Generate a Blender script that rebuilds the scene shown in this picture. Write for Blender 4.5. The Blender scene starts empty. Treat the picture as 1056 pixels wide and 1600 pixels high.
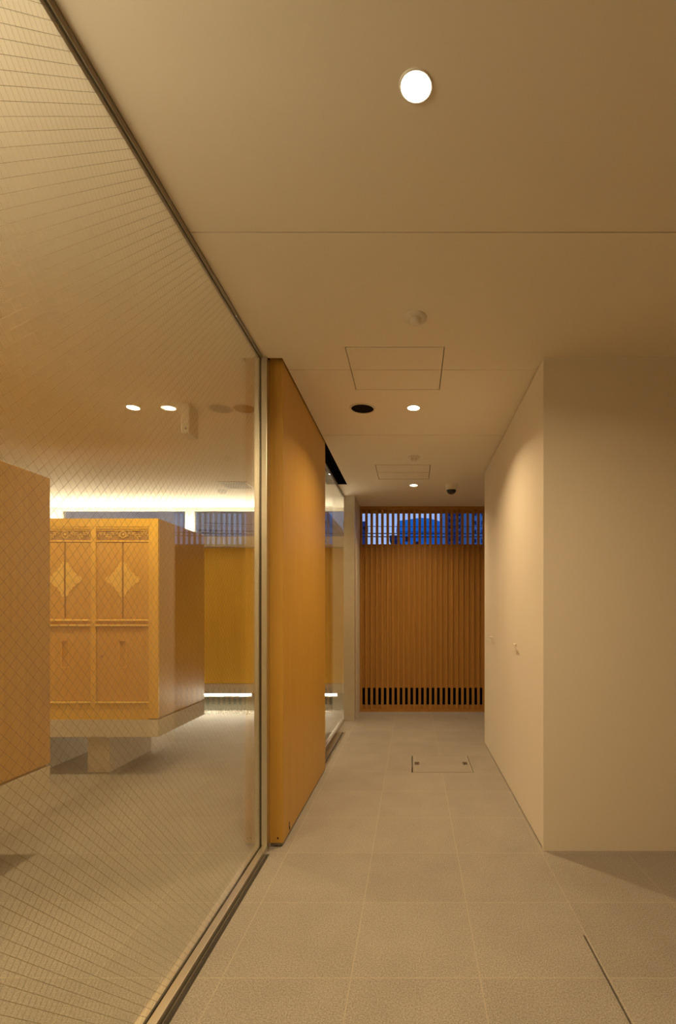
import bpy, bmesh, math, random
from mathutils import Vector, Matrix

random.seed(4)
S = bpy.context.scene
COL = S.collection
PI = math.pi

# ------------------------------------------------------------------ camera
# image 1056 x 1600, focal length 775 px, vanishing point at (645, 957)
EYE = 1.256
cam_d = bpy.data.cameras.new('camera')
cam_d.sensor_fit = 'AUTO'
cam_d.sensor_width = 36.0
cam_d.lens = 36.0 * 775.0 / 1600.0
cam_d.shift_x = -117.0 / 1600.0
cam_d.shift_y = 157.0 / 1600.0
cam_d.clip_start = 0.02
cam_d.clip_end = 500
cam = bpy.data.objects.new('camera', cam_d)
cam.location = (0, 0, EYE)
cam.rotation_euler = (PI / 2, 0, 0)
COL.objects.link(cam)
S.camera = cam

# ------------------------------------------------------------------ world (dusk sky)
W = bpy.data.worlds.new('dusk')
S.world = W
W.use_nodes = True
nt = W.node_tree
nt.nodes.clear()
wo = nt.nodes.new('ShaderNodeOutputWorld')
bg = nt.nodes.new('ShaderNodeBackground')
tc = nt.nodes.new('ShaderNodeTexCoord')
sx = nt.nodes.new('ShaderNodeSeparateXYZ')
rp = nt.nodes.new('ShaderNodeValToRGB')
rp.color_ramp.elements[0].position = 0.0
rp.color_ramp.elements[0].color = (0.44, 0.60, 0.95, 1)
rp.color_ramp.elements[1].position = 0.5
rp.color_ramp.elements[1].color = (0.14, 0.30, 0.78, 1)
nt.links.new(tc.outputs['Generated'], sx.inputs[0])
nt.links.new(sx.outputs['Z'], rp.inputs[0])
nt.links.new(rp.outputs[0], bg.inputs[0])
bg.inputs[1].default_value = 0.95
nt.links.new(bg.outputs[0], wo.inputs[0])

# ------------------------------------------------------------------ light levels, exposure
S.view_settings.view_transform = 'Standard'
S.view_settings.look = 'None'
S.view_settings.exposure = 0.0
S.view_settings.gamma = 1.0
S.view_settings.use_curve_mapping = False
S.cycles.max_bounces = 10
S.cycles.diffuse_bounces = 6
S.cycles.transparent_max_bounces = 24
S.cycles.sample_clamp_indirect = 4.0
S.cycles.use_denoising = True

WARM = (1.0, 0.70, 0.36)
P_CORR = (4.0, 23.5, 13.2, 13.0)  # corridor downlights from behind the viewer to the far end, watts
P_ROOM = 13.0            # locker-room downlight, watts
SPREAD = math.radians(162)
E_COVE_FAR = 120.0
E_COVE_NEAR = 190.0          # strip in the sill trough
E_LED = 75.0           # strip below the wood panelling


# ------------------------------------------------------------------ materials
def new_mat(name):
    m = bpy.data.materials.new(name)
    m.use_nodes = True
    t = m.node_tree
    b = t.nodes['Principled BSDF']
    return m, t, b


def simple(name, col, rough=0.5, metal=0.0, spec=0.5, noise=0.0, nscale=40.0, bump=0.0):
    m, t, b = new_mat(name)
    b.inputs['Base Color'].default_value = (*col, 1)
    b.inputs['Roughness'].default_value = rough
    b.inputs['Metallic'].default_value = metal
    b.inputs['Specular IOR Level'].default_value = spec
    if noise or bump:
        tcn = t.nodes.new('ShaderNodeTexCoord')
        n = t.nodes.new('ShaderNodeTexNoise')
        n.inputs['Scale'].default_value = nscale
        n.inputs['Detail'].default_value = 4
        t.links.new(tcn.outputs['Object'], n.inputs['Vector'])
        if noise:
            r = t.nodes.new('ShaderNodeValToRGB')
            r.color_ramp.elements[0].position = 0.3
            r.color_ramp.elements[1].position = 0.7
            r.color_ramp.elements[0].color = (*[c * (1 - noise) for c in col], 1)
            r.color_ramp.elements[1].color = (*[min(1, c * (1 + noise)) for c in col], 1)
            t.links.new(n.outputs['Fac'], r.inputs[0])
            t.links.new(r.outputs[0], b.inputs['Base Color'])
        if bump:
            bn = t.nodes.new('ShaderNodeBump')
            bn.inputs['Strength'].default_value = bump
            bn.inputs['Distance'].default_value = 0.002
            t.links.new(n.outputs['Fac'], bn.inputs['Height'])
            t.links.new(bn.outputs[0], b.inputs['Normal'])
    return m


def wood(name, col, var=0.16, scale=(60, 60, 1.6), rough=0.42, metal=0.0, fine=0.08, spec=0.4):
    m, t, b = new_mat(name)
    tcn = t.nodes.new('ShaderNodeTexCoord')
    mp = t.nodes.new('ShaderNodeMapping')
    mp.inputs['Scale'].default_value = scale
    n = t.nodes.new('ShaderNodeTexNoise')
    n.inputs['Scale'].default_value = 1.0
    n.inputs['Detail'].default_value = 5
    n.inputs['Roughness'].default_value = 0.6
    n.inputs['Distortion'].default_value = 0.3
    t.links.new(tcn.outputs['Object'], mp.inputs[0])
    t.links.new(mp.outputs[0], n.inputs['Vector'])
    r = t.nodes.new('ShaderNodeValToRGB')
    r.color_ramp.elements[0].position = 0.3
    r.color_ramp.elements[1].position = 0.7
    r.color_ramp.elements[0].color = (*[c * (1 - var) for c in col], 1)
    r.color_ramp.elements[1].color = (*[min(1, c * (1 + var)) for c in col], 1)
    t.links.new(n.outputs['Fac'], r.inputs[0])
    t.links.new(r.outputs[0], b.inputs['Base Color'])
    b.inputs['Roughness'].default_value = rough
    b.inputs['Metallic'].default_value = metal
    b.inputs['Specular IOR Level'].default_value = spec
    return m


def emit(name, col, strength):
    m, t, b = new_mat(name)
    b.inputs['Base Color'].default_value = (0.8, 0.8, 0.8, 1)
    b.inputs['Emission Color'].default_value = (*col, 1)
    b.inputs['Emission Strength'].default_value = strength
    return m


def glass_mat(name, tint=(0.97, 0.98, 0.94), boost=1.0):
    m, t, b = new_mat(name)
    t.nodes.remove(b)
    out = [n for n in t.nodes if n.type == 'OUTPUT_MATERIAL'][0]
    tr = t.nodes.new('ShaderNodeBsdfTransparent')
    tr.inputs[0].default_value = (*tint, 1)
    gl = t.nodes.new('ShaderNodeBsdfGlossy')
    gl.inputs['Roughness'].default_value = 0.0
    gl.inputs['Color'].default_value = (1, 1, 1, 1)
    geo = t.nodes.new('ShaderNodeNewGeometry')
    mx = t.nodes.new('ShaderNodeMix')          # index of refraction, the same seen from both sides
    mx.data_type = 'FLOAT'
    mx.inputs[2].default_value = 1.5
    mx.inputs[3].default_value = 1.0 / 1.5
    t.links.new(geo.outputs['Backfacing'], mx.inputs[0])
    fr = t.nodes.new('ShaderNodeFresnel')
    t.links.new(mx.outputs[0], fr.inputs['IOR'])
    mix = t.nodes.new('ShaderNodeMixShader')
    t.links.new(fr.outputs[0], mix.inputs[0])
    t.links.new(tr.outputs[0], mix.inputs[1])
    t.links.new(gl.outputs[0], mix.inputs[2])
    t.links.new(mix.outputs[0], out.inputs['Surface'])
    return m


def floor_mat():
    m, t, b = new_mat('grey_stone_tile')
    L = t.links.new
    tcn = t.nodes.new('ShaderNodeTexCoord')
    sp = t.nodes.new('ShaderNodeSeparateXYZ')
    L(tcn.outputs['Object'], sp.inputs[0])

    def M(op, a, bb=None):
        n = t.nodes.new('ShaderNodeMath')
        n.operation = op
        for i, v in enumerate((a, bb)):
            if v is None:
                continue
            if hasattr(v, 'is_output'):
                L(v, n.inputs[i])
            else:
                n.inputs[i].default_value = v
        return n.outputs[0]
    P = 0.4435
    lines, cells = [], []
    for out, off in ((sp.outputs['X'], -0.213), (sp.outputs['Y'], 1.705)):
        u = M('DIVIDE', M('SUBTRACT', out, off), P)
        cells.append(M('FLOOR', u))
        f = M('FRACT', u)
        d = M('MINIMUM', f, M('SUBTRACT', 1.0, f))
        lines.append(M('LESS_THAN', d, 0.0045))
    joint = M('MAXIMUM', lines[0], lines[1])
    cb = t.nodes.new('ShaderNodeCombineXYZ')
    L(cells[0], cb.inputs[0]); L(cells[1], cb.inputs[1])
    wn = t.nodes.new('ShaderNodeTexWhiteNoise')
    wn.noise_dimensions = '2D'
    L(cb.outputs[0], wn.inputs['Vector'])
    n1 = t.nodes.new('ShaderNodeTexNoise')
    n1.inputs['Scale'].default_value = 190
    n1.inputs['Detail'].default_value = 3
    L(tcn.outputs['Object'], n1.inputs['Vector'])
    n2 = t.nodes.new('ShaderNodeTexNoise')
    n2.inputs['Scale'].default_value = 5
    n2.inputs['Detail'].default_value = 4
    L(tcn.outputs['Object'], n2.inputs['Vector'])
    r1 = t.nodes.new('ShaderNodeValToRGB')
    r1.color_ramp.elements[0].position = 0.33
    r1.color_ramp.elements[1].position = 0.66
    r1.color_ramp.elements[0].color = (0.235, 0.217, 0.200, 1)
    r1.color_ramp.elements[1].color = (0.430, 0.400, 0.365, 1)
    L(n1.outputs['Fac'], r1.inputs[0])
    v = M('ADD', M('ADD', M('MULTIPLY', n2.outputs['Fac'], 0.25), 0.82), M('MULTIPLY', wn.outputs['Value'], 0.07))
    hs = t.nodes.new('ShaderNodeHueSaturation')
    L(r1.outputs[0], hs.inputs['Color'])
    L(v, hs.inputs['Value'])
    mx = t.nodes.new('ShaderNodeMix')
    mx.data_type = 'RGBA'
    L(M('MULTIPLY', joint, 0.5), mx.inputs[0])
    L(hs.outputs[0], mx.inputs[6])
    mx.inputs[7].default_value = (0.50, 0.44, 0.35, 1)
    L(mx.outputs[2], b.inputs['Base Color'])
    b.inputs['Roughness'].default_value = 0.62
    b.inputs['Specular IOR Level'].default_value = 0.3
    bn = t.nodes.new('ShaderNodeBump')
    bn.inputs['Strength'].default_value = 0.12
    bn.inputs['Distance'].default_value = 0.001
    L(n1.outputs['Fac'], bn.inputs['Height'])
    L(bn.outputs[0], b.inputs['Normal'])
    return m


M = dict(
    floor=floor_mat(),
    ceiling=simple('ceiling_paint', (0.82, 0.77, 0.67), 0.9, spec=0.1),
    white=simple('white_paint', (0.76, 0.72, 0.655), 0.7, spec=0.2),
    plaster=simple('plaster', (0.70, 0.64, 0.56), 0.8, spec=0.2, noise=0.03),
    cream=simple('cream_paint', (0.80, 0.76, 0.68), 0.6),
    plastic=simple('white_plastic', (0.72, 0.68, 0.60), 0.5),
    black=simple('black_plastic', (0.012, 0.011, 0.010), 0.25),
    dark=simple('dark_lining', (0.010, 0.008, 0.006), 0.9, spec=0.1),
    steel=simple('brushed_steel', (0.70, 0.67, 0.60), 0.34, 1.0, noise=0.03, nscale=20),
    steel_dark=simple('dull_steel', (0.30, 0.27, 0.22), 0.42, 1.0),
    chrome=simple('chrome', (0.75, 0.73, 0.68), 0.15, 1.0),
    seal=simple('rubber_seal', (0.05, 0.04, 0.03), 0.7),
    door_wood=wood('door_wood', (0.52, 0.300, 0.054), 0.09),
    slat_wood=wood('slat_wood', (0.37, 0.180, 0.036), 0.10),
    panel_wood=wood('panel_wood', (0.84, 0.55, 0.080), 0.09),
    side_wood=wood('cabinet_wood', (0.56, 0.33, 0.075), 0.10, rough=0.33, spec=0.5),
    gold=wood('gold_lacquer', (0.82, 0.53, 0.078), 0.06, rough=0.34, metal=0.25),
    gold_door=wood('gold_door', (0.69, 0.41, 0.070), 0.05, rough=0.36, metal=0.2),
    gold_bright=simple('bright_gold', (0.92, 0.67, 0.16), 0.35, 0.35),
    gold_old=simple('carved_gold', (0.80, 0.56, 0.18), 0.35, 0.4),
    gold_ground=simple('carved_ground', (0.38, 0.22, 0.055), 0.5, 0.3),
    stone=simple('pale_stone', (0.62, 0.575, 0.50), 0.6, noise=0.06, nscale=60),
    stone_rough=simple('mottled_stone', (0.20, 0.20, 0.155), 0.8, noise=0.30, nscale=60, bump=0.6),
    pebble=simple('pebble', (0.55, 0.52, 0.44), 0.8, noise=0.2, nscale=30),
    lamp=emit('lamp_glow', (1.0, 0.88, 0.68), 14.0),
    cove=emit('cove_glow', (1.0, 0.86, 0.66), E_COVE_FAR),
    cove_near=emit('cove_glow_near', (1.0, 0.84, 0.60), E_COVE_NEAR),
    led=emit('led_glow', (1.0, 0.88, 0.70), E_LED),
    glass=glass_mat('partition_glass'),
    glass_out=glass_mat('window_glass', (0.86, 0.88, 0.88)),
    wire=simple('glass_wire', (0.22, 0.16, 0.09), 0.5, 0.3),
    blue_wall=simple('blue_siding', (0.02, 0.42, 0.95), 0.8, noise=0.05, nscale=2),
    navy=simple('navy_wall', (0.02, 0.06, 0.20), 0.8),
    grey_blue=simple('grey_blue_wall', (0.14, 0.34, 0.60), 0.8, noise=0.06, nscale=2),
    mauve=simple('grey_render', (0.34, 0.30, 0.34), 0.8, noise=0.06, nscale=2),
    pale=simple('pale_render', (0.72, 0.66, 0.66), 0.8, noise=0.05, nscale=1),
    asphalt=simple('asphalt', (0.05, 0.05, 0.055), 0.9, noise=0.2, nscale=20),
    concrete=simple('concrete', (0.36, 0.33, 0.30), 0.8),
    cable=simple('cable', (0.01, 0.015, 0.04), 0.7),
)

# ------------------------------------------------------------------ mesh helpers
ORIGIN = {}


def box(bm, x0, x1, y0, y1, z0, z1, bevel=0.0, seg=2):
    r = bmesh.ops.create_cube(bm, size=1.0)
    vs = r['verts']
    for v in vs:
        v.co = Vector(((x0 + x1) / 2 + v.co.x * (x1 - x0), (y0 + y1) / 2 + v.co.y * (y1 - y0), (z0 + z1) / 2 + v.co.z * (z1 - z0)))
    if bevel > 0:
        es = list({e for v in vs for e in v.link_edges})
        bmesh.ops.bevel(bm, geom=es, offset=bevel, segments=seg, profile=0.5, affect='EDGES')


def mbox(*dims, bevel=0.0):
    bm = bmesh.new()
    box(bm, *dims, bevel=bevel)
    return bm


def lathe(bm, c, prof, n=40, axis='Z'):
    """profile [(radius, height)] spun round the vertical through c"""
    rings = []
    for r, h in prof:
        if r < 1e-6:
            rings.append([bm.verts.new((c[0], c[1], c[2] + h))])
        else:
            rings.append([bm.verts.new((c[0] + r * math.cos(2 * PI * i / n), c[1] + r * math.sin(2 * PI * i / n), c[2] + h)) for i in range(n)])
    for a, b in zip(rings, rings[1:]):
        for i in range(n):
            j = (i + 1) % n
            vs = [a[i % len(a)], a[j % len(a)], b[j % len(b)], b[i % len(b)]]
            u = []
            for v in vs:
                if v not in u:
                    u.append(v)
            if len(u) >= 3:
                try:
                    bm.faces.new(u)
                except ValueError:
                    pass
    bmesh.ops.recalc_face_normals(bm, faces=bm.faces)


def tube(bm, a, b, r, n=8):
    a, b = Vector(a), Vector(b)
    d = (b - a).normalized()
    up = Vector((0, 0, 1)) if abs(d.z) < 0.9 else Vector((1, 0, 0))
    s = d.cross(up).normalized()
    u = s.cross(d)
    ra = [bm.verts.new(a + (s * math.cos(2 * PI * i / n) + u * math.sin(2 * PI * i / n)) * r) for i in range(n)]
    rb = [bm.verts.new(b + (s * math.cos(2 * PI * i / n) + u * math.sin(2 * PI * i / n)) * r) for i in range(n)]
    for i in range(n):
        j = (i + 1) % n
        bm.faces.new((ra[i], ra[j], rb[j], rb[i]))
    bm.faces.new(ra[::-1])
    bm.faces.new(rb)


def blob(bm, c, sx_, sy_, sz_, rot=0.0, sub=1):
    """ellipsoid, turned by rot in the XZ plane"""
    r = bmesh.ops.create_icosphere(bm, subdivisions=sub, radius=1.0)
    cs, sn = math.cos(rot), math.sin(rot)
    for v in r['verts']:
        x, y, z = v.co.x * sx_, v.co.y * sy_, v.co.z * sz_
        v.co = Vector((c[0] + x * cs - z * sn, c[1] + y, c[2] + x * sn + z * cs))


def slab(x0, x1, y0, y1, z0, z1, holes):
    """slab with rectangular holes right through it"""
    xs = sorted({x0, x1} | {min(max(h[i], x0), x1) for h in holes for i in (0, 1)})
    ys = sorted({y0, y1} | {min(max(h[i], y0), y1) for h in holes for i in (2, 3)})
    bm = bmesh.new()
    cache = {}

    def V(x, y, z):
        k = (round(x, 5), round(y, 5), round(z, 5))
        if k not in cache:
            cache[k] = bm.verts.new((x, y, z))
        return cache[k]

    def solid(i, j):
        if i < 0 or j < 0 or i >= len(xs) - 1 or j >= len(ys) - 1:
            return False
        cx, cy = (xs[i] + xs[i + 1]) / 2, (ys[j] + ys[j + 1]) / 2
        return not any(h[0] < cx < h[1] and h[2] < cy < h[3] for h in holes)
    for i in range(len(xs) - 1):
        for j in range(len(ys) - 1):
            if not solid(i, j):
                continue
            a, b, c, d = xs[i], xs[i + 1], ys[j], ys[j + 1]
            bm.faces.new((V(a, c, z1), V(b, c, z1), V(b, d, z1), V(a, d, z1)))
            bm.faces.new((V(a, d, z0), V(b, d, z0), V(b, c, z0), V(a, c, z0)))
            if not solid(i - 1, j):
                bm.faces.new((V(a, c, z0), V(a, c, z1), V(a, d, z1), V(a, d, z0)))
            if not solid(i + 1, j):
                bm.faces.new((V(b, d, z0), V(b, d, z1), V(b, c, z1), V(b, c, z0)))
            if not solid(i, j - 1):
                bm.faces.new((V(b, c, z0), V(b, c, z1), V(a, c, z1), V(a, c, z0)))
            if not solid(i, j + 1):
                bm.faces.new((V(a, d, z0), V(a, d, z1), V(b, d, z1), V(b, d, z0)))
    return bm


def obj(name, bm, mat, parent=None, smooth=False, label=None):
    o0 = ORIGIN.get(parent, Vector((0, 0, 0))) if parent else Vector((0, 0, 0))
    if parent:
        for v in bm.verts:
            v.co -= o0
    me = bpy.data.meshes.new(name)
    bm.to_mesh(me)
    bm.free()
    me.materials.append(M[mat] if isinstance(mat, str) else mat)
    if smooth:
        for p in me.polygons:
            p.use_smooth = True
    o = bpy.data.objects.new(name, me)
    COL.objects.link(o)
    if parent:
        o.parent = parent
        ORIGIN[o] = o0
    else:
        ORIGIN[o] = Vector((0, 0, 0))
    if label:
        o['label'] = label
    return o


def tag(o, label, cat, group=None, kind=None):
    o['label'] = label
    o['category'] = cat
    if group:
        o['group'] = group
    if kind:
        o['kind'] = kind
    return o


def thing(name, loc, label, cat, group=None):
    o = bpy.data.objects.new(name, None)
    o.location = loc
    COL.objects.link(o)
    ORIGIN[o] = Vector(loc)
    o.empty_display_size = 0.1
    return tag(o, label, cat, group)


def struct(name, bm, mat, label=None, cat=None):
    o = obj(name, bm, mat)
    o['kind'] = 'structure'
    o['label'] = label or name.replace('_', ' ')
    o['category'] = cat or name.split('_')[0]
    return o


def copy_tree(o, delta, label, parent=None):
    c = o.copy()
    COL.objects.link(c)
    if parent is None:
        c.location = o.location + Vector(delta)
        c['label'] = label
    else:
        c.parent = parent
    for ch in list(o.children):
        copy_tree(ch, delta, label, c)
    return c


H = 2.60                       # ceiling height
GX = -0.80                     # plane of the glass partition
XL, XR, YF, YB = -5.2, 3.2, -2.4, 6.5
YN = 0.15                      # near wall of the locker room

# ------------------------------------------------------------------ floor and ceiling
HX0, HX1, HY0, HY1 = -0.010, 0.478, 3.894, 4.346     # floor hatch
f_holes = [(HX0, HX1, HY0, HY1),
           (-0.741, -0.724, 2.66, 5.20),
           (0.662, 0.669, YF, 1.93),
           (-0.764, -0.744, YN, 2.58)]
struct('floor', slab(XL, XR, YF, YB, -0.10, 0.0, f_holes), 'floor', 'grey stone tiled floor with pale joints', 'floor')
struct('floor_underlay', mbox(XL, XR, YF, YB, -0.14, -0.10), 'dark', 'dark bed below the floor tiles', 'floor')

SEAMS = [(-0.785, 1.754, 0.0026), (-0.690, 2.748, 0.0024), (-0.690, 3.760, 0.0036)]
CHX0, CHX1 = -0.345, 0.162
CH = [(2.510, 2.993), (4.512, 5.005)]
c_holes = [(-0.788, -0.690, 2.62, 5.21)]
for xs_, ys_, hw in SEAMS:
    c_holes.append((xs_, XR, ys_ - hw, ys_ + hw))
for a, b in CH:
    c_holes.append((CHX0, CHX1, a, b))
struct('ceiling', slab(XL, XR, YF, YB, H, H + 0.10, c_holes), 'ceiling', 'flat painted ceiling with thin board joints', 'ceiling')
struct('ceiling_void', mbox(XL, XR, YF, YB, H + 0.10, H + 0.16), 'dark', 'black slab standing for the unlit space above the ceiling boards', 'ceiling')  # shade of the void put into black colour, darkens joints and slot

# ------------------------------------------------------------------ walls
struct('wall_left', mbox(XL - 0.15, XL, YN, YB, -0.1, H + 0.1), 'plaster', 'far left wall of the locker room', 'wall')
struct('wall_near', mbox(XL - 0.15, GX, YN - 0.15, YN, -0.1, H + 0.1), 'cream', 'near end wall of the locker room', 'wall')
struct('wall_front', mbox(GX - 0.15, XR, YF - 0.15, YF, -0.1, H + 0.1), 'panel_wood', 'wall behind the viewer', 'wall')
struct('wall_entry', mbox(GX - 0.15, GX + 0.03, YF, YN - 0.15, -0.1, H + 0.1), 'plaster', 'wall at the near end of the glass partition', 'wall')
struct('wall_outer', mbox(XR, XR + 0.15, YF, YB, -0.1, H + 0.1), 'panel_wood', 'outer right wall', 'wall')
struct('wall_niche', mbox(1.70, 1.85, 4.757, 6.50, 0.0, H), 'plaster', 'wall closing the far end of the corridor on the right', 'wall')

# white closet block on the right
bm = bmesh.new()
box(bm, 0.701, XR, 2.611, 4.755, 0.0, H)
box(bm, 0.687, 0.7012, 2.611, 2.640, 0.0, H)
box(bm, 0.687, 0.7012, 3.345, 3.625, 0.012, H - 0.010)
box(bm, 0.687, 0.7012, 4.345, 4.755, 0.012, H - 0.010)
struct('wall_right', bm, 'white', 'plain white closet block on the right', 'wall')
for i, (y0, y1, yh) in enumerate(((2.6408, 3.3442, 3.27), (3.6258, 4.3442, 4.26))):
    d = struct('door_%d' % (i + 1), mbox(0.687, 0.7005, y0, y1, 0.012, H - 0.010), 'white',
               ['nearer flush white closet door in the right wall', 'farther flush white closet door in the right wall'][i], 'door')
    bm = bmesh.new()
    box(bm, 0.668, 0.6872, yh + 0.022, yh + 0.034, 1.038, 1.050, bevel=0.002)
    box(bm, 0.661, 0.669, yh - 0.055, yh + 0.036, 1.038, 1.050, bevel=0.003)
    hd = obj('door_handle', bm, 'plastic', d)
    hd['label'] = 'small white lever handle'

# pillar beside the far glass with a steel face
struct('pillar', mbox(-0.797, -0.672, 5.736, YB, 0.0, H), 'plaster', 'plastered end of wall between the glass and the slatted screen', 'pillar')
t = thing('steel_column', (-0.735, 5.728, 0.0), 'brushed steel column cladding between the far glass pane and the slatted screen', 'column')
obj('facing', mbox(-0.797, -0.670, 5.716, 5.737, 0.0, H, bevel=0.001), 'steel', t)
obj('edge_strip', mbox(-0.672, -0.669, 5.737, 5.775, 0.0, H), 'steel', t)

# ------------------------------------------------------------------ locker-room back wall
XB0, XB1 = XL, -0.798
struct('wall_back', mbox(XB0, XB1, 6.35, YB, -0.10, 2.20), 'stone_rough', 'mottled stone base of the locker room back wall', 'wall')
struct('wall_panelling', mbox(XB0, XB1, 6.20, 6.349, 0.370, 2.072), 'panel_wood', 'golden wood panelling on the locker room back wall', 'wall')
struct('trim_1', mbox(XB0, XB1, 6.205, 6.349, 0.248, 0.364), 'stone', 'pale band below the wood panelling', 'trim')
struct('trim_2', mbox(XB0, XB1, 6.206, 6.349, 0.364, 0.370), 'seal', 'thin dark strip coloured as the shadow gap below the wood panelling', 'trim')  # solid strip, the shade of the gap is put into its dark colour
# sill trough
bm = bmesh.new()
box(bm, XB0, XB1, 6.10, 6.349, 2.062, 2.170)
box(bm, XB0, XB1, 6.10, 6.112, 2.170, 2.193)
box(bm, XB0, XB1, 6.325, 6.349, 2.170, 2.205)
struct('window_sill', bm, 'stone', 'sill box under the high windows', 'window')
tag(obj('cove_light', mbox(-5.0, -0.95, 6.16, 6.19, 2.1702, 2.182), 'cove'),
    'long warm light strip hidden on the sill below the high windows', 'light', 'cove light strips of the locker room')
bm = bmesh.new()
box(bm, XB0, GX - 0.04, YN, YN + 0.25, 2.062, 2.170)
box(bm, XB0, GX - 0.04, YN + 0.238, YN + 0.25, 2.170, 2.193)
struct('trim_5', bm, 'stone', 'light shelf on the near wall of the locker room', 'trim')
tag(obj('cove_light', mbox(-5.0, -0.95, YN + 0.16, YN + 0.19, 2.1702, 2.182), 'cove_near'),
    'long warm light strip on the shelf of the near wall, outside the picture', 'light', 'cove light strips of the locker room')
# led strips under the panelling
for i, (a, b) in enumerate(((-4.12, -3.12), (-3.04, -2.04), (-1.96, -0.96))):
    t = thing('light_strip', ((a + b) / 2, 6.25, 0.248),
              ['bright light strip under the wood panelling, hidden behind the gold locker',
               'bright light strip under the wood panelling, right of the gold locker',
               'bright light strip under the wood panelling, seen through the far glass pane'][i],
              'light', 'light strips under the panelling')
    obj('housing', mbox(a - 0.01, b + 0.01, 6.208, 6.250, 0.238, 0.2479), 'plastic', t)
    obj('diffuser', mbox(a, b, 6.212, 6.240, 0.222, 0.2381), 'led', t)
    obj('added_shade_fin', mbox(a - 0.01, b + 0.01, 6.241, 6.246, 0.200, 0.2379), 'plastic', t)  # added fin that shades the top of the stone base from the strip
# gravel strip at the foot of the wall
bm = bmesh.new()
for k in range(900):
    r = random.uniform(0.006, 0.016)
    blob(bm, (random.uniform(-4.6, -0.86), random.uniform(6.10, 6.33), r * 0.4), r, r * random.uniform(.7, 1.1), r * .75, random.uniform(0, 3), 1)
tag(obj('gravel', bm, 'pebble'), 'strip of small pale pebbles along the foot of the locker room back wall', 'gravel', kind='stuff')

# high windows
for i, (a, b) in enumerate(((-4.55, -2.86), (-2.86, XB1))):
    bm = bmesh.new()
    ya, yb = 6.355, 6.42
    box(bm, a, b, ya, yb, 2.200, 2.225)
    box(bm, a, b, ya, yb, 2.560, H)
    box(bm, a, a + 0.058, ya, yb, 2.225, 2.560)
    box(bm, b - 0.058, b, ya, yb, 2.225, 2.560)
    wfr = struct('window_%d' % (i + 1), bm, 'cream', ['left high window with white frame', 'right high window with white frame'][i], 'window')
    p = obj('pane', mbox(a + 0.058, b - 0.058, 6.380, 6.386, 2.225, 2.560), 'glass_out', wfr)
    # wires in the pane
    bm = bmesh.new()
    st = 0.034
    x0_, x1_, z0_, z1_ = a + 0.058, b - 0.058, 2.225, 2.560
    n = int((x1_ - x0_ + 0.335) / st)
    for k in range(-12, n + 12):
        for sgn in (1, -1):
            # x = xs + sgn*(z-z0)
            xs0 = x0_ + k * st
            pts = []
            for zz in (z0_, z1_):
                pts.append((xs0 + sgn * (zz - z0_), zz))
            (xa, za), (xb_, zb) = pts
            lo, hi = 0.0, 1.0
            dx = xb_ - xa
            ta, tb = sorted(((x0_ - xa) / dx, (x1_ - xa) / dx))
            lo, hi = max(lo, ta), min(hi, tb)
            if hi - lo > 0.02:
                P0 = (xa + dx * lo, 6.383, za + (zb - za) * lo)
                P1 = (xa + dx * hi, 6.383, za + (zb - za) * hi)
                tube(bm, P0, P1, 0.0012, 4)
    obj('wire_mesh', bm, 'wire', p)
struct('wall_header', mbox(XB0, -4.55, 6.35, YB, 2.20, H), 'cream', 'wall at the left end of the high windows', 'wall')

# ------------------------------------------------------------------ slatted screen at the end of the corridor
SX0, SX1 = -0.671, 1.699
t = thing('slatted_screen', ((SX0 + SX1) / 2, 6.30, 0), 'reddish wooden slatted screen closing the end of the corridor', 'screen')
bm = bmesh.new()
pitch = 0.0676
x = -0.671 + 0.002
first = (566 - 645) * 6.28 / 775.0            # left edge of the first opening
k = 0
box(bm, SX0, first, 6.28, 6.300, 0.030, 2.555, bevel=0.002)
while True:
    a = first + 0.034 + k * pitch
    if a + 0.034 > SX1:
        break
    box(bm, a, a + 0.0336, 6.28, 6.300, 0.030, 2.555, bevel=0.002)
    k += 1
obj('slats', bm, 'slat_wood', t)
obj('backing_board', mbox(SX0, SX1, 6.3002, 6.320, 0.300, 2.123), 'slat_wood', t)
obj('top_rail', mbox(SX0, SX1, 6.276, 6.335, 2.5552, 2.5995), 'slat_wood', t)
obj('rail', mbox(SX0, SX1, 6.3002, 6.335, 2.518, 2.5548), 'slat_wood', t)
obj('bottom_rail', mbox(SX0, SX1, 6.3002, 6.335, 0.0302, 0.080), 'slat_wood', t)
obj('threshold', mbox(SX0, SX1, 6.272, 6.335, 0.0, 0.0298), 'slat_wood', t)

# ------------------------------------------------------------------ glass partition, near pane
def wires(y0, y1, z0, z1, step, r):
    bm = bmesh.new()
    for sgn in (1, -1):
        span = int((z1 - z0 + (y1 - y0)) / step) + 2
        for k in range(-span, span):
            c = 1.256 + k * step                       # z at y = 0
            lo, hi = y0, y1
            a, b = ((z0 - c) * sgn, (z1 - c) * sgn)
            a, b = min(a, b), max(a, b)
            lo, hi = max(lo, a), min(hi, b)
            if hi - lo > 0.01:
                # oval wire: r wide in the plane of the glass, a quarter of that through it
                w, q = r * 0.7071, r * 0.25
                e = [(q, 0, 0), (0, -w * sgn, w), (-q, 0, 0), (0, w * sgn, -w)]
                ra = [bm.verts.new((GX + d[0], lo + d[1], c + sgn * lo + d[2])) for d in e]
                rb = [bm.verts.new((GX + d[0], hi + d[1], c + sgn * hi + d[2])) for d in e]
                for i in range(4):
                    bm.faces.new((ra[i], ra[(i + 1) % 4], rb[(i + 1) % 4], rb[i]))
    return bm


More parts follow.
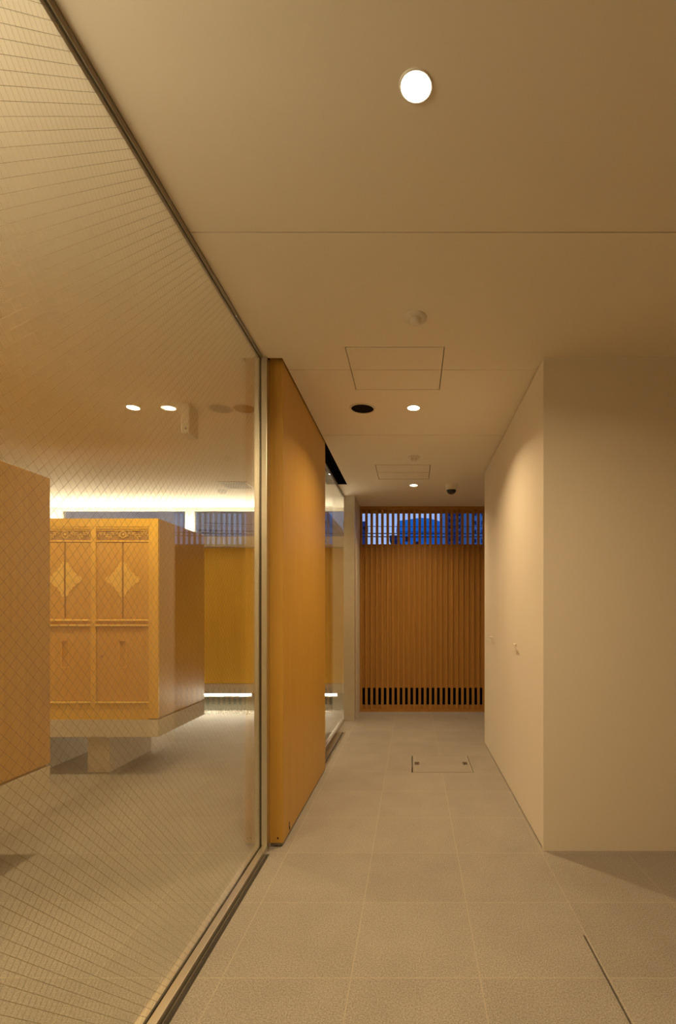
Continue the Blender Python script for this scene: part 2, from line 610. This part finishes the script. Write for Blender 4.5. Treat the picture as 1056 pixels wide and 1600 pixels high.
t = thing('glass_partition', (GX, 1.4, 0), 'large wired glass partition in a steel frame along the left of the corridor', 'partition')
pn = obj('pane', mbox(GX - 0.004, GX + 0.004, YN, 2.612, 0.012, H - 0.002), 'glass', t)
obj('wire_mesh', wires(YN, 2.61, 0.03, H - 0.01, 0.0303, 0.00038), 'wire', pn)
bm = bmesh.new()
box(bm, -0.832, -0.8055, YN, 2.60, 0.0, 0.030, bevel=0.001)
box(bm, -0.7945, -0.765, YN, 2.60, 0.0, 0.030, bevel=0.001)
obj('bottom_rail', bm, 'steel', t)
bm = bmesh.new()
box(bm, -0.8055, -0.8045, YN, 2.60, 0.0, 0.020)
box(bm, -0.7955, -0.7945, YN, 2.60, 0.0, 0.020)
box(bm, -0.8055, -0.8045, YN, 2.60, H - 0.008, H)
box(bm, -0.7955, -0.7945, YN, 2.60, H - 0.008, H)
obj('seal', bm, 'seal', t)
bm = bmesh.new()
box(bm, -0.8145, -0.8055, YN, 2.60, H - 0.010, H, bevel=0.001)
box(bm, -0.7945, -0.7865, YN, 2.60, H - 0.010, H, bevel=0.001)
obj('top_rail', bm, 'steel_dark', t)  # darker steel colour stands for the shade on a recessed rail
bm = bmesh.new()
box(bm, -0.832, -0.8055, 2.600, 2.640, 0.0, H, bevel=0.002)
box(bm, -0.7945, -0.7655, 2.600, 2.640, 0.0, H, bevel=0.002)
box(bm, -0.832, -0.7655, 2.6405, 2.655, 0.0, H)
ps = obj('post', bm, 'steel', t)
bm = bmesh.new()
box(bm, -0.8054, -0.8045, 2.604, 2.640, 0.0, H)
box(bm, -0.7955, -0.7946, 2.604, 2.640, 0.0, H)
box(bm, -0.8045, -0.7955, 2.616, 2.640, 0.0, H)
obj('glazing_seal', bm, 'seal', ps)

# far pane
t = thing('glass_partition', (GX, 4.8, 0), 'narrow clear glass pane beyond the orange sliding door, beside the steel column', 'partition')
obj('pane', mbox(GX - 0.004, GX + 0.004, 3.95, 5.712, 0.020, H - 0.020), 'glass', t)
bm = bmesh.new()
box(bm, -0.828, -0.8045, 3.95, 5.714, 0.0, 0.035, bevel=0.001)
box(bm, -0.7955, -0.790, 3.95, 5.714, 0.0, 0.035, bevel=0.001)
obj('bottom_rail', bm, 'steel', t)
bm = bmesh.new()
box(bm, -0.815, -0.8045, 3.95, 5.714, H - 0.015, H, bevel=0.001)
box(bm, -0.7955, -0.790, 3.95, 5.714, H - 0.015, H, bevel=0.001)
obj('top_rail', bm, 'steel_dark', t)
bm = bmesh.new()
box(bm, -0.828, -0.790, 3.91, 3.949, 0.0, H, bevel=0.001)
obj('post', bm, 'steel', t)

# guide plate in the floor and track in the ceiling for the sliding door
bm = bmesh.new()
box(bm, -0.7885, -0.7415, 2.662, 5.20, -0.004, 0.0025)
box(bm, -0.7235, -0.706, 2.662, 5.20, -0.004, 0.0025)
struct('trim_3', bm, 'steel_dark', 'steel floor guide of the sliding door', 'trim')
bm = bmesh.new()
box(bm, -0.7879, -0.7855, 2.6205, 5.2095, H + 0.001, H + 0.0995)
box(bm, -0.6925, -0.6901, 2.6205, 5.2095, H + 0.001, H + 0.0995)
box(bm, -0.7855, -0.6925, 5.2071, 5.2095, H + 0.001, H + 0.0995)
struct('trim_4', bm, 'dark', 'black lining darkening the ceiling track slot of the sliding door', 'trim')  # shade inside the slot put into black lining, pale ceiling edges covered

# ------------------------------------------------------------------ sliding door
t = thing('sliding_door', (-0.732, 3.29, 0.0), 'tall orange wooden sliding door standing beside the glass partition', 'door')
obj('door_panel', mbox(-0.768, -0.696, 2.660, 3.937, 0.020, H + 0.05, bevel=0.0015), 'door_wood', t)
obj('bottom_channel', mbox(-0.764, -0.699, 2.664, 3.933, 0.004, 0.0198), 'steel_dark', t)
obj('guide_fin', mbox(-0.737, -0.728, 2.70, 3.90, -0.03, 0.0042), 'steel_dark', t)
bm = bmesh.new()
tube(bm, (-0.724, 2.6605, 0.046), (-0.724, 2.6585, 0.046), 0.0045, 16)
obj('screw', bm, 'black', t)
bm = bmesh.new()
box(bm, -0.6962, -0.6945, 2.790, 2.802, 0.030, 0.076, bevel=0.0008)
box(bm, -0.6962, -0.692, 2.793, 2.799, 0.034, 0.052, bevel=0.0008)
obj('flush_bolt', bm, 'black', t)

# ------------------------------------------------------------------ ceiling fittings
def downlight(x, y, label, group):
    ld = bpy.data.lights.new('downlight', 'AREA')
    ld.shape = 'DISK'
    ld.size = 0.076
    ld.spread = math.radians(136) if y > 3 and x > GX else SPREAD
    ld.energy = P_ROOM * (1.15 if y < 2 else 1.0) if x < GX else P_CORR[0 if y < 0 else 1 if y < 2 else 2 if y < 4 else 3]
    ld.color = WARM
    lo = bpy.data.objects.new('downlight', ld)
    lo.location = (0, 0, -0.0045)
    COL.objects.link(lo)
    t = thing('ceiling_light', (x, y, H), label, 'light', group)
    bm = bmesh.new()
    lathe(bm, (x, y, H), [(0.0386, -0.0002), (0.0385, -0.003), (0.041, -0.004), (0.043, -0.003), (0.044, -0.0001)], 48)
    obj('trim_ring', bm, 'plastic', t, True)
    bm = bmesh.new()
    lathe(bm, (x, y, H), [(0.0, -0.0028), (0.0384, -0.0028), (0.0384, -0.0003)], 48)
    obj('lens', bm, 'lamp', t)
    lo.parent = t
    return t


downlight(0.008, 1.266, 'round glowing downlight nearest the viewer, near the top of the corridor ceiling', 'corridor downlights')
downlight(0.004, 3.255, 'round glowing downlight beside the black round speaker in the corridor ceiling', 'corridor downlights')
downlight(0.008, 5.234, 'small glowing downlight just before the dome camera at the corridor end', 'corridor downlights')
downlight(-1.832, 3.250, 'glowing downlight in the locker room ceiling, left of the hanging box', 'locker room downlights')
for x_, y_ in ((-1.832, 0.80), (-3.6, 0.80), (-3.6, 3.25)):
    downlight(x_, y_, 'downlight in the locker room ceiling, outside the picture', 'locker room downlights')
downlight(0.006, -0.72, 'round downlight in the corridor ceiling behind the viewer, outside the picture', 'corridor downlights')

for x_, y_, lab in ((0.012, 2.255, 'white round smoke detector in front of the larger ceiling hatch'),
                    (0.011, 4.286, 'white round smoke detector in front of the smaller far ceiling hatch')):
    t = thing('smoke_detector', (x_, y_, H), lab, 'smoke detector', 'smoke detectors on the corridor ceiling')
    bm = bmesh.new()
    lathe(bm, (x_, y_, H), [(0.0, -0.010), (0.047, -0.010), (0.0505, -0.007), (0.051, -0.0001)], 40)
    obj('base', bm, 'plastic', t, True)
    bm = bmesh.new()
    lathe(bm, (x_, y_, H), [(0.0, -0.034), (0.018, -0.034), (0.024, -0.030), (0.025, -0.0102)], 32)
    obj('sensor_cap', bm, 'plastic', t, True)

t = thing('ceiling_speaker', (-0.332, 3.265, H), 'black round speaker grille set in the corridor ceiling', 'speaker')
bm = bmesh.new()
lathe(bm, (-0.332, 3.265, H), [(0.074, -0.0002), (0.074, -0.006), (0.080, -0.007), (0.0845, -0.003), (0.085, -0.0001)], 56)
obj('rim', bm, 'plastic', t, True)
bm = bmesh.new()
lathe(bm, (-0.332, 3.265, H), [(0.0, -0.0015), (0.0745, -0.0015), (0.0745, -0.0003)], 56)
obj('grille', bm, 'dark', t)

t = thing('ceiling_speaker', (-1.104, 3.265, H), 'brown round recess with pale rim in the locker room ceiling beside the steel post', 'speaker')
bm = bmesh.new()
lathe(bm, (-1.104, 3.265, H), [(0.072, -0.0002), (0.072, -0.006), (0.077, -0.007), (0.0815, -0.003), (0.082, -0.0001)], 56)
obj('rim', bm, 'plastic', t, True)
bm = bmesh.new()
lathe(bm, (-1.104, 3.265, H), [(0.0, -0.0015), (0.0725, -0.0015), (0.0725, -0.0003)], 56)
obj('grille', bm, 'gold_ground', t)

# access hatches
for i, (a, b) in enumerate(CH):
    mid = 2.748 if i == 0 else 4.757
    g = 0.0046 if i == 0 else 0.0060
    t = thing('ceiling_hatch', ((CHX0 + CHX1) / 2, (a + b) / 2, H),
              ['square access hatch in the corridor ceiling, the larger one in front of the black speaker',
               'square access hatch in the corridor ceiling, the smaller far one before the dome camera'][i], 'hatch', 'ceiling access hatches')
    gy = 0.0055 if i == 0 else 0.012
    obj('panel', mbox(CHX0 + g, CHX1 - g, a + gy, mid - gy * 0.5, H, H + 0.02), 'ceiling', t)
    obj('panel', mbox(CHX0 + g, CHX1 - g, mid + gy * 0.5, b - gy, H, H + 0.02), 'ceiling', t)
    obj('lining', mbox(CHX0 + 0.0005, CHX1 - 0.0005, a + 0.0005, b - 0.0005, H + 0.0205, H + 0.06), 'dark', t)

# dome camera
t = thing('dome_camera', (0.403, 5.20, H), 'white security dome camera with black lens on the ceiling by the slatted screen', 'camera')
bm = bmesh.new()
lathe(bm, (0.403, 5.20, H), [(0.0, -0.062), (0.0515, -0.062), (0.058, -0.055), (0.060, -0.020), (0.062, -0.0001)], 40)
obj('base', bm, 'plastic', t, True)
bm = bmesh.new()
prof = [(0.050 * math.cos(a_ * PI / 16), -0.063 - 0.042 * math.sin(a_ * PI / 16)) for a_ in range(0, 9)]
lathe(bm, (0.403, 5.20, H), [(0.050, -0.0621)] + prof, 40)
obj('dome', bm, 'black', t, True)

# hanging box
t = thing('sensor_box', (-1.461, 3.25, H), 'beige upright box hanging from the locker room ceiling, seen through the wired glass', 'box')
obj('housing', mbox(-1.488, -1.434, 3.185, 3.317, 2.407, H - 0.0001, bevel=0.004), 'plastic', t)
obj('faceplate', mbox(-1.484, -1.438, 3.182, 3.1852, 2.415, H - 0.008, bevel=0.001), 'cream', t)
bm = bmesh.new()
lathe(bm, (0, 0, 0), [(0.0, 0.004), (0.006, 0.004), (0.008, 0.0)], 20)
bmesh.ops.transform(bm, matrix=Matrix.Translation((-1.456, 3.182, 2.437)) @ Matrix.Rotation(PI / 2, 4, 'X'), verts=bm.verts)
obj('lens', bm, 'steel_dark', t)

# vent grille
VX0, VX1, VY0, VY1 = -2.00, -1.70, 5.08, 5.37
t = thing('ceiling_vent', ((VX0 + VX1) / 2, (VY0 + VY1) / 2, H), 'square slatted air vent in the locker room ceiling near the windows', 'vent')
bm = bmesh.new()
box(bm, VX0, VX1, VY0, VY0 + 0.018, H - 0.008, H - 0.0001)
box(bm, VX0, VX1, VY1 - 0.018, VY1, H - 0.008, H - 0.0001)
box(bm, VX0, VX0 + 0.018, VY0 + 0.018, VY1 - 0.018, H - 0.008, H - 0.0001)
box(bm, VX1 - 0.018, VX1, VY0 + 0.018, VY1 - 0.018, H - 0.008, H - 0.0001)
obj('frame', bm, 'plastic', t)
bm = bmesh.new()
for k in range(10):
    x_ = VX0 + 0.018 + 0.012 + k * 0.0264
    box(bm, x_, x_ + 0.009, VY0 + 0.018, VY1 - 0.018, H - 0.0065, H - 0.001)
for k in range(3):
    y_ = VY0 + 0.018 + 0.055 + k * 0.063
    box(bm, VX0 + 0.018, VX1 - 0.018, y_, y_ + 0.009, H - 0.0065, H - 0.001)
obj('grille', bm, 'plastic', t)
obj('backing', mbox(VX0 + 0.01, VX1 - 0.01, VY0 + 0.01, VY1 - 0.01, H - 0.0009, H - 0.0002), 'seal', t)

# ------------------------------------------------------------------ floor hatch
t = thing('floor_hatch', ((HX0 + HX1) / 2, (HY0 + HY1) / 2, 0), 'square tiled access hatch set flush in the corridor floor', 'hatch')
obj('cover', slab(HX0 + 0.009, HX1 - 0.005, HY0 + 0.004, HY1 - 0.001, -0.05, 0.0, [(0.015, 0.052, 4.09, 4.17), (0.415, 0.452, 4.09, 4.17)]), 'floor', t)
bm = bmesh.new()
box(bm, HX1 - 0.005, HX1 - 0.0008, HY0 + 0.001, HY1 - 0.001, -0.05, 0.001)
box(bm, HX0 + 0.006, HX1 - 0.005, HY0 + 0.0005, HY0 + 0.0038, -0.05, 0.001)
obj('edge_frame', bm, 'steel_dark', t)
for xa in (0.0155, 0.4155):
    bm = bmesh.new()
    box(bm, xa, xa + 0.036, 4.0905, 4.1695, -0.012, -0.008)
    box(bm, xa + 0.012, xa + 0.024, 4.0905, 4.1695, -0.008, -0.002, bevel=0.001)
    obj('lifting_handle', bm, 'steel_dark', t)

# ------------------------------------------------------------------ gold lockers on stone plinths
CX1 = -1.941                    # right end
CY0, CY1 = 3.78, 4.618
NCOL = 3
PITCH = 0.442
CX0 = CX1 - 0.073 - NCOL * PITCH - 0.034
ZB, ZT = 0.437, 1.973


def locker():
    t = thing('locker_cabinet', ((CX0 + CX1) / 2, (CY0 + CY1) / 2, ZB),
              'gold lacquered altar locker with carved friezes and diamond door fittings, on the farther stone plinth', 'cabinet', 'gold lockers on stone plinths')
    # carcass: sides, top, back, base
    bm = bmesh.new()
    box(bm, CX1 - 0.020, CX1, CY0 + 0.020, CY1, ZB + 0.014, ZT, bevel=0.001)
    box(bm, CX0, CX0 + 0.020, CY0 + 0.020, CY1, ZB + 0.014, ZT, bevel=0.001)
    box(bm, CX0 + 0.020, CX1 - 0.020, CY0 + 0.020, CY1, ZT - 0.020, ZT)
    box(bm, CX0 + 0.020, CX1 - 0.020, CY1 - 0.020, CY1, ZB + 0.014, ZT - 0.020)
    obj('body', bm, 'side_wood', t)
    obj('base', mbox(CX0 + 0.012, CX1 - 0.012, CY0 + 0.03, CY1 - 0.012, ZB, ZB + 0.06), 'gold_ground', t)
    # face frame
    bm = bmesh.new()
    box(bm, CX1 - 0.073, CX1, CY0, CY0 + 0.0199, ZB + 0.010, ZT, bevel=0.002)
    for c in range(NCOL):
        xr = CX1 - 0.073 - c * PITCH - 0.403
        w = 0.039 if c < NCOL - 1 else 0.073
        box(bm, xr - w, xr, CY0, CY0 + 0.0199, 0.516, ZT - 0.064, bevel=0.002)
    box(bm, CX0, CX1 - 0.0735, CY0, CY0 + 0.0199, ZT - 0.064, ZT, bevel=0.002)
    box(bm, CX0, CX1 - 0.0735, CY0 + 0.003, CY0 + 0.0199, 0.516, 0.560, bevel=0.002)
    obj('face_frame', bm, 'gold', t)
    obj('kick_board', mbox(CX0, CX1 - 0.0735, CY0 + 0.001, CY0 + 0.0199, ZB + 0.001, 0.514, bevel=0.002), 'gold', t)
    for c in range(NCOL):
        x1 = CX1 - 0.073 - c * PITCH
        x0 = x1 - 0.403
        xm = (x0 + x1) / 2
        # carved frieze
        bm = bmesh.new()
        box(bm, x0, x1, CY0 + 0.016, CY0 + 0.030, 1.793, 1.909)
        fr = obj('frieze', bm, 'gold_ground', t)
        bm = bmesh.new()
        zc = 1.851
        for i in range(14):          # rosette ring
            a = 2 * PI * i / 14
            blob(bm, (xm + 0.024 * math.cos(a), CY0 + 0.012, zc + 0.024 * math.sin(a)), 0.0075, 0.006, 0.0075)
        blob(bm, (xm, CY0 + 0.012, zc), 0.013, 0.008, 0.013, 0, 2)
        rnd = random.Random(7)
        for s in (-1, 1):
            for i in range(17):      # running leaf scroll
                u = i / 16.0
                xx = 0.034 + u * 0.155
                zz = 0.020 * math.sin(u * 9.5) * (1 - 0.3 * u)
                ang = math.atan2(0.020 * 9.5 * math.cos(u * 9.5), 0.155) + (0.9 if i % 2 else -0.9)
                blob(bm, (xm + s * xx, CY0 + 0.012 + rnd.uniform(0, .003), zc + zz + (0.012 if i % 2 else -0.012)),
                     rnd.uniform(0.011, 0.017), 0.006, rnd.uniform(0.004, 0.007), s * ang)
            for i in range(24):
                u = i / 23.0
                blob(bm, (xm + s * (0.034 + u * 0.155), CY0 + 0.013, zc + 0.020 * math.sin(u * 9.5) * (1 - 0.3 * u)), 0.006, 0.004, 0.0045)
        obj('carving', bm, 'gold_old', fr, True)
        bm = bmesh.new()
        box(bm, x0, x1, CY0 + 0.004, CY0 + 0.016, 1.893, 1.909, bevel=0.002)
        box(bm, x0, x1, CY0 + 0.006, CY0 + 0.016, 1.880, 1.889, bevel=0.002)
        box(bm, x0, x1, CY0 + 0.004, CY0 + 0.016, 1.793, 1.808, bevel=0.002)
        obj('frieze_moulding', bm, 'gold', fr)
        # upper pair of doors with half-diamond fittings
        for s in (-1, 1):
            xa, xb = (x0 + 0.002, xm - 0.0065) if s < 0 else (xm + 0.0065, x1 - 0.002)
            d = obj('door', mbox(xa, xb, CY0 + 0.009, CY0 + 0.028, 1.214, 1.790, bevel=0.0015), 'gold_door', t)
            outline = []
            zc2 = 1.508
            R = 0.134
            for q in (1, -1):
                for i in range(0, 25):
                    u = i / 24.0 if q > 0 else 1 - i / 24.0
                    px = u * (R - 0.010)
                    pz = (1 - u) * R
                    inn = 0.012 * math.sin(PI * u) - 0.010 * abs(math.sin(4 * PI * u))
                    px -= inn * 0.70
                    pz -= inn * 0.70
                    outline.append((max(px, 0.0), q * max(pz, 0.0)))
            pts = []
            for p_ in outline:
                if not pts or (abs(p_[0] - pts[-1][0]) + abs(p_[1] - pts[-1][1])) > 1e-4:
                    pts.append(p_)
            bm = bmesh.new()
            base_x = xm + s * 0.0075
            vs = [bm.verts.new((base_x + s * a, CY0 + 0.0055, zc2 + b)) for a, b in pts]
            f = bm.faces.new(vs)
            ext = bmesh.ops.extrude_face_region(bm, geom=[f])
            for v in ext['geom']:
                if isinstance(v, bmesh.types.BMVert):
                    v.co.y = CY0 + 0.0092
            bmesh.ops.recalc_face_normals(bm, faces=bm.faces)
            for i, (a, b) in enumerate(pts):
                if i % 2 == 0 and 0.004 < a:
                    blob(bm, (base_x + s * (a - 0.004), CY0 + 0.0055, zc2 + b * 0.97), 0.0045, 0.003, 0.0045)
            for a, b, r in ((0.03, 0.0, 0.012), (0.07, 0.0, 0.010), (0.03, 0.045, 0.009), (0.03, -0.045, 0.009), (0.098, 0, 0.007)):
                blob(bm, (base_x + s * a, CY0 + 0.0058, zc2 + b), r, 0.0025, r, 0, 2)
            obj('diamond_fitting', bm, 'gold_bright', d)
        obj('door_gap', mbox(xm - 0.0062, xm + 0.0062, CY0 + 0.020, CY0 + 0.028, 1.214, 1.790), 'gold_ground', t)
        # mouldings between doors
        for z in (1.188, 1.149, 0.562):
            bm = bmesh.new()
            box(bm, x0, x1, CY0 - 0.010, CY0 + 0.016, z, z + 0.015, bevel=0.006)
            obj('moulding', bm, 'gold_bright', t)
        obj('mid_rail', mbox(x0, x1, CY0 + 0.008, CY0 + 0.028, 1.146, 1.212), 'gold_door', t)
        # lower door with a sunk pull
        hx0, hx1, hz0, hz1 = xm - 0.027, xm + 0.027, 0.837, 1.042
        bm = bmesh.new()
        xa, xb, za, zb = x0 + 0.004, x1 - 0.002, 0.580, 1.144
        ya, yb = CY0 + 0.009, CY0 + 0.020
        box(bm, xa, hx0, ya, yb, za, zb)
        box(bm, hx1, xb, ya, yb, za, zb)
        box(bm, hx0, hx1, ya, yb, za, hz0)
        box(bm, hx0, hx1, ya, yb, hz1, zb)
        box(bm, xa, xb, yb, yb + 0.008, za, zb)
        bmesh.ops.remove_doubles(bm, verts=bm.verts, dist=1e-5)
        d = obj('door', bm, 'gold_door', t)
        bm = bmesh.new()
        box(bm, hx0 - 0.003, hx0 + 0.002, ya - 0.002, ya + 0.004, hz0 - 0.003, hz1 + 0.003)
        box(bm, hx1 - 0.002, hx1 + 0.003, ya - 0.002, ya + 0.004, hz0 - 0.003, hz1 + 0.003)
        box(bm, hx0, hx1, ya - 0.002, ya + 0.004, hz0 - 0.003, hz0 + 0.002)
        box(bm, hx0, hx1, ya - 0.002, ya + 0.004, hz1 - 0.002, hz1 + 0.003)
        obj('recessed_handle', bm, 'gold', d)
        bm = bmesh.new()
        tube(bm, (x0 + 0.042, ya - 0.003, 0.92), (x0 + 0.042, ya + 0.001, 0.92), 0.008, 20)
        obj('lock', bm, 'gold_ground', d)
    return t


def plinth():
    t = thing('stone_plinth', ((CX0 + CX1) / 2, (CY0 + CY1) / 2, 0),
              'pale stone slab on low block legs carrying the farther gold locker', 'plinth', 'stone plinths of the lockers')
    obj('slab', mbox(CX0, CX1, CY0, CY1, 0.306, ZB, bevel=0.003), 'stone', t)
    for xa in (-2.553, -3.10):
        obj('leg', mbox(xa, xa + 0.171, 3.894, 4.52, 0.0, 0.3058, bevel=0.002), 'stone', t)
    return t


lk = locker()
pl = plinth()
copy_tree(lk, (0, -1.964, 0), 'side of the nearer tall gold brown locker cut off by the left picture edge')
copy_tree(pl, (0, -1.964, 0), 'pale stone slab under the nearer locker at the left picture edge')

# ------------------------------------------------------------------ outside at dusk
struct('ground', mbox(-60, 60, YB, 120, -0.30, -0.16), 'asphalt', 'dark ground outside', 'ground')


struct('wall_blackout', mbox(-8, 8, 6.95, 7.1, -0.2, 0.9), 'dark', 'added dark panel outside that blackens the low slat openings', 'wall')  # added to hide the bluish ground, so the low slat openings look black


def ob(name, label, x0, x1, y0, y1, z1, mat, windows=(), roof=None, gable=None):
    t = thing(name, ((x0 + x1) / 2, (y0 + y1) / 2, -0.16), label, 'building')
    w = obj('wall', mbox(x0, x1, y0, y1, -0.16, z1), mat, t)
    for (a, b, c, d) in windows:
        wn_ = obj('window', mbox(a, b, y0 - 0.06, y0 + 0.02, c, d), 'navy', t)
        obj('pane', mbox(a + 0.06, b - 0.06, y0 - 0.08, y0 - 0.061, c + 0.06, d - 0.06), 'cable', wn_)
    if gable:
        bm = bmesh.new()
        fr_ = [bm.verts.new((a, y0 - 0.15, b)) for a, b in gable]
        f = bm.faces.new(fr_)
        e = bmesh.ops.extrude_face_region(bm, geom=[f])
        for v in e['geom']:
            if isinstance(v, bmesh.types.BMVert):
                v.co.y = y1 + 0.15
        bmesh.ops.recalc_face_normals(bm, faces=bm.faces)
        obj('roof', bm, roof, t)
    else:
        obj('roof', mbox(x0 - 0.1, x1 + 0.1, y0 - 0.1, y1 + 0.1, z1, z1 + 0.25), roof or mat, t)
    return t


def PX(px, Y):
    return (px - 645) * Y / 775.0


def PZ(py, Y):
    return EYE - (py - 957) * Y / 775.0


Yb = 40.0
gb = [(PX(619, Yb), PZ(830, Yb)), (PX(620.5, Yb), PZ(814.5, Yb)), (PX(640, Yb), PZ(812, Yb)), (PX(656, Yb), PZ(809.5, Yb)),
      (PX(670, Yb), PZ(810.5, Yb)), (PX(684, Yb), PZ(814, Yb)), (PX(697, Yb), PZ(818.5, Yb)), (PX(699, Yb), PZ(832, Yb))]
ob('neighbouring_house', 'blue house with low curved roof seen between the slats', PX(621, Yb), PX(697, Yb), Yb, Yb + 9, PZ(829, Yb), 'blue_wall',
   [(PX(633, Yb), PX(638, Yb), PZ(846, Yb), PZ(838, Yb)), (PX(648, Yb), PX(656, Yb), PZ(852, Yb), PZ(846, Yb))], 'blue_wall', gb)
Yb = 30.0
wl = []
for r_ in range(5):
    wl.append((PX(739, Yb), PX(744, Yb), PZ(806 + r_ * 14, Yb), PZ(800 + r_ * 14, Yb)))
    wl.append((PX(752, Yb), PX(755, Yb), PZ(806 + r_ * 14, Yb), PZ(800 + r_ * 14, Yb)))
ob('neighbouring_block', 'tall grey blue apartment block seen through the slats at right', PX(699, Yb), PX(830, Yb), Yb, Yb + 8, PZ(760, Yb), 'grey_blue', wl)
# stair tower: open lattice
Yb = 29.0
t = thing('stair_tower', (PX(710, Yb), Yb, -0.16), 'dark open stair tower beside the grey blue block, seen through the slats', 'tower')
xa, xb = PX(700, Yb), PX(720, Yb)
for x_ in (xa, (xa + xb) / 2, xb):
    obj('post', mbox(x_ - 0.05, x_ + 0.05, Yb - 0.05, Yb + 0.05, -0.16, PZ(785, Yb)), 'navy', t)
for k in range(7):
    z = PZ(852 - k * 10, Yb)
    obj('landing', mbox(xa, xb, Yb - 0.1, Yb + 0.9, z, z + 0.10), 'navy', t)
    bm = bmesh.new()
    tube(bm, (xa, Yb - 0.02, z), (xb, Yb - 0.02, z + 0.37), 0.04, 6)
    obj('brace', bm, 'navy', t)
Yb = 22.0
ob('neighbouring_house', 'navy blue house edge at the left end of the slatted opening', PX(540, Yb), PX(567.5, Yb), Yb, Yb + 1.2, PZ(824, Yb), 'navy')
Yb = 24.0
ob('low_shed', 'small dark shed roof at the foot of the blue house, seen between the slats', PX(612, Yb), PX(621, Yb), Yb, Yb + 3, PZ(845, Yb), 'navy')
Yb = 14.0
ob('neighbouring_house', 'grey mauve house seen through the right high window', PX(345, Yb), PX(470, Yb), Yb, Yb + 8, PZ(770, Yb), 'mauve')
ob('neighbouring_house', 'pale rendered house seen through the left high window', PX(-120, Yb), PX(292, Yb), Yb, Yb + 8, PZ(770, Yb), 'pale')
Yp = 12.0
t = thing('utility_pole', (PX(320, Yp), Yp, -0.16), 'brown utility pole behind the right high window', 'pole')
bm = bmesh.new()
lathe(bm, (PX(320, Yp), Yp, -0.16), [(0.0, 0), (0.085, 0), (0.07, 7.0), (0, 7.0)], 20)
obj('pole', bm, 'concrete', t, True)
bm = bmesh.new()
box(bm, PX(300, Yp), PX(340, Yp), Yp - 0.16, Yp - 0.09, PZ(832, Yp), PZ(829, Yp))
obj('crossarm', bm, 'steel_dark', t)
for (py, Yc, lab) in ((834, 11.0, 'upper thin black power line crossing behind the slats'),
                      (839, 11.2, 'middle thin black power line crossing behind the slats'),
                      (823, 11.4, 'highest faint power line crossing behind the slats')):
    bm = bmesh.new()
    pr = None
    zc = PZ(py, Yc)
    N = 24
    for i in range(N + 1):
        x_ = -4.8 + 12.0 * i / N
        p_ = (x_, Yc, zc + 0.003 * (x_ - 0.5) ** 2)
        if pr:
            tube(bm, pr, p_, 0.012 if py != 823 else 0.007, 5)
        pr = p_
    tag(obj('power_line', bm, 'cable'), lab, 'cable', 'power lines outside')
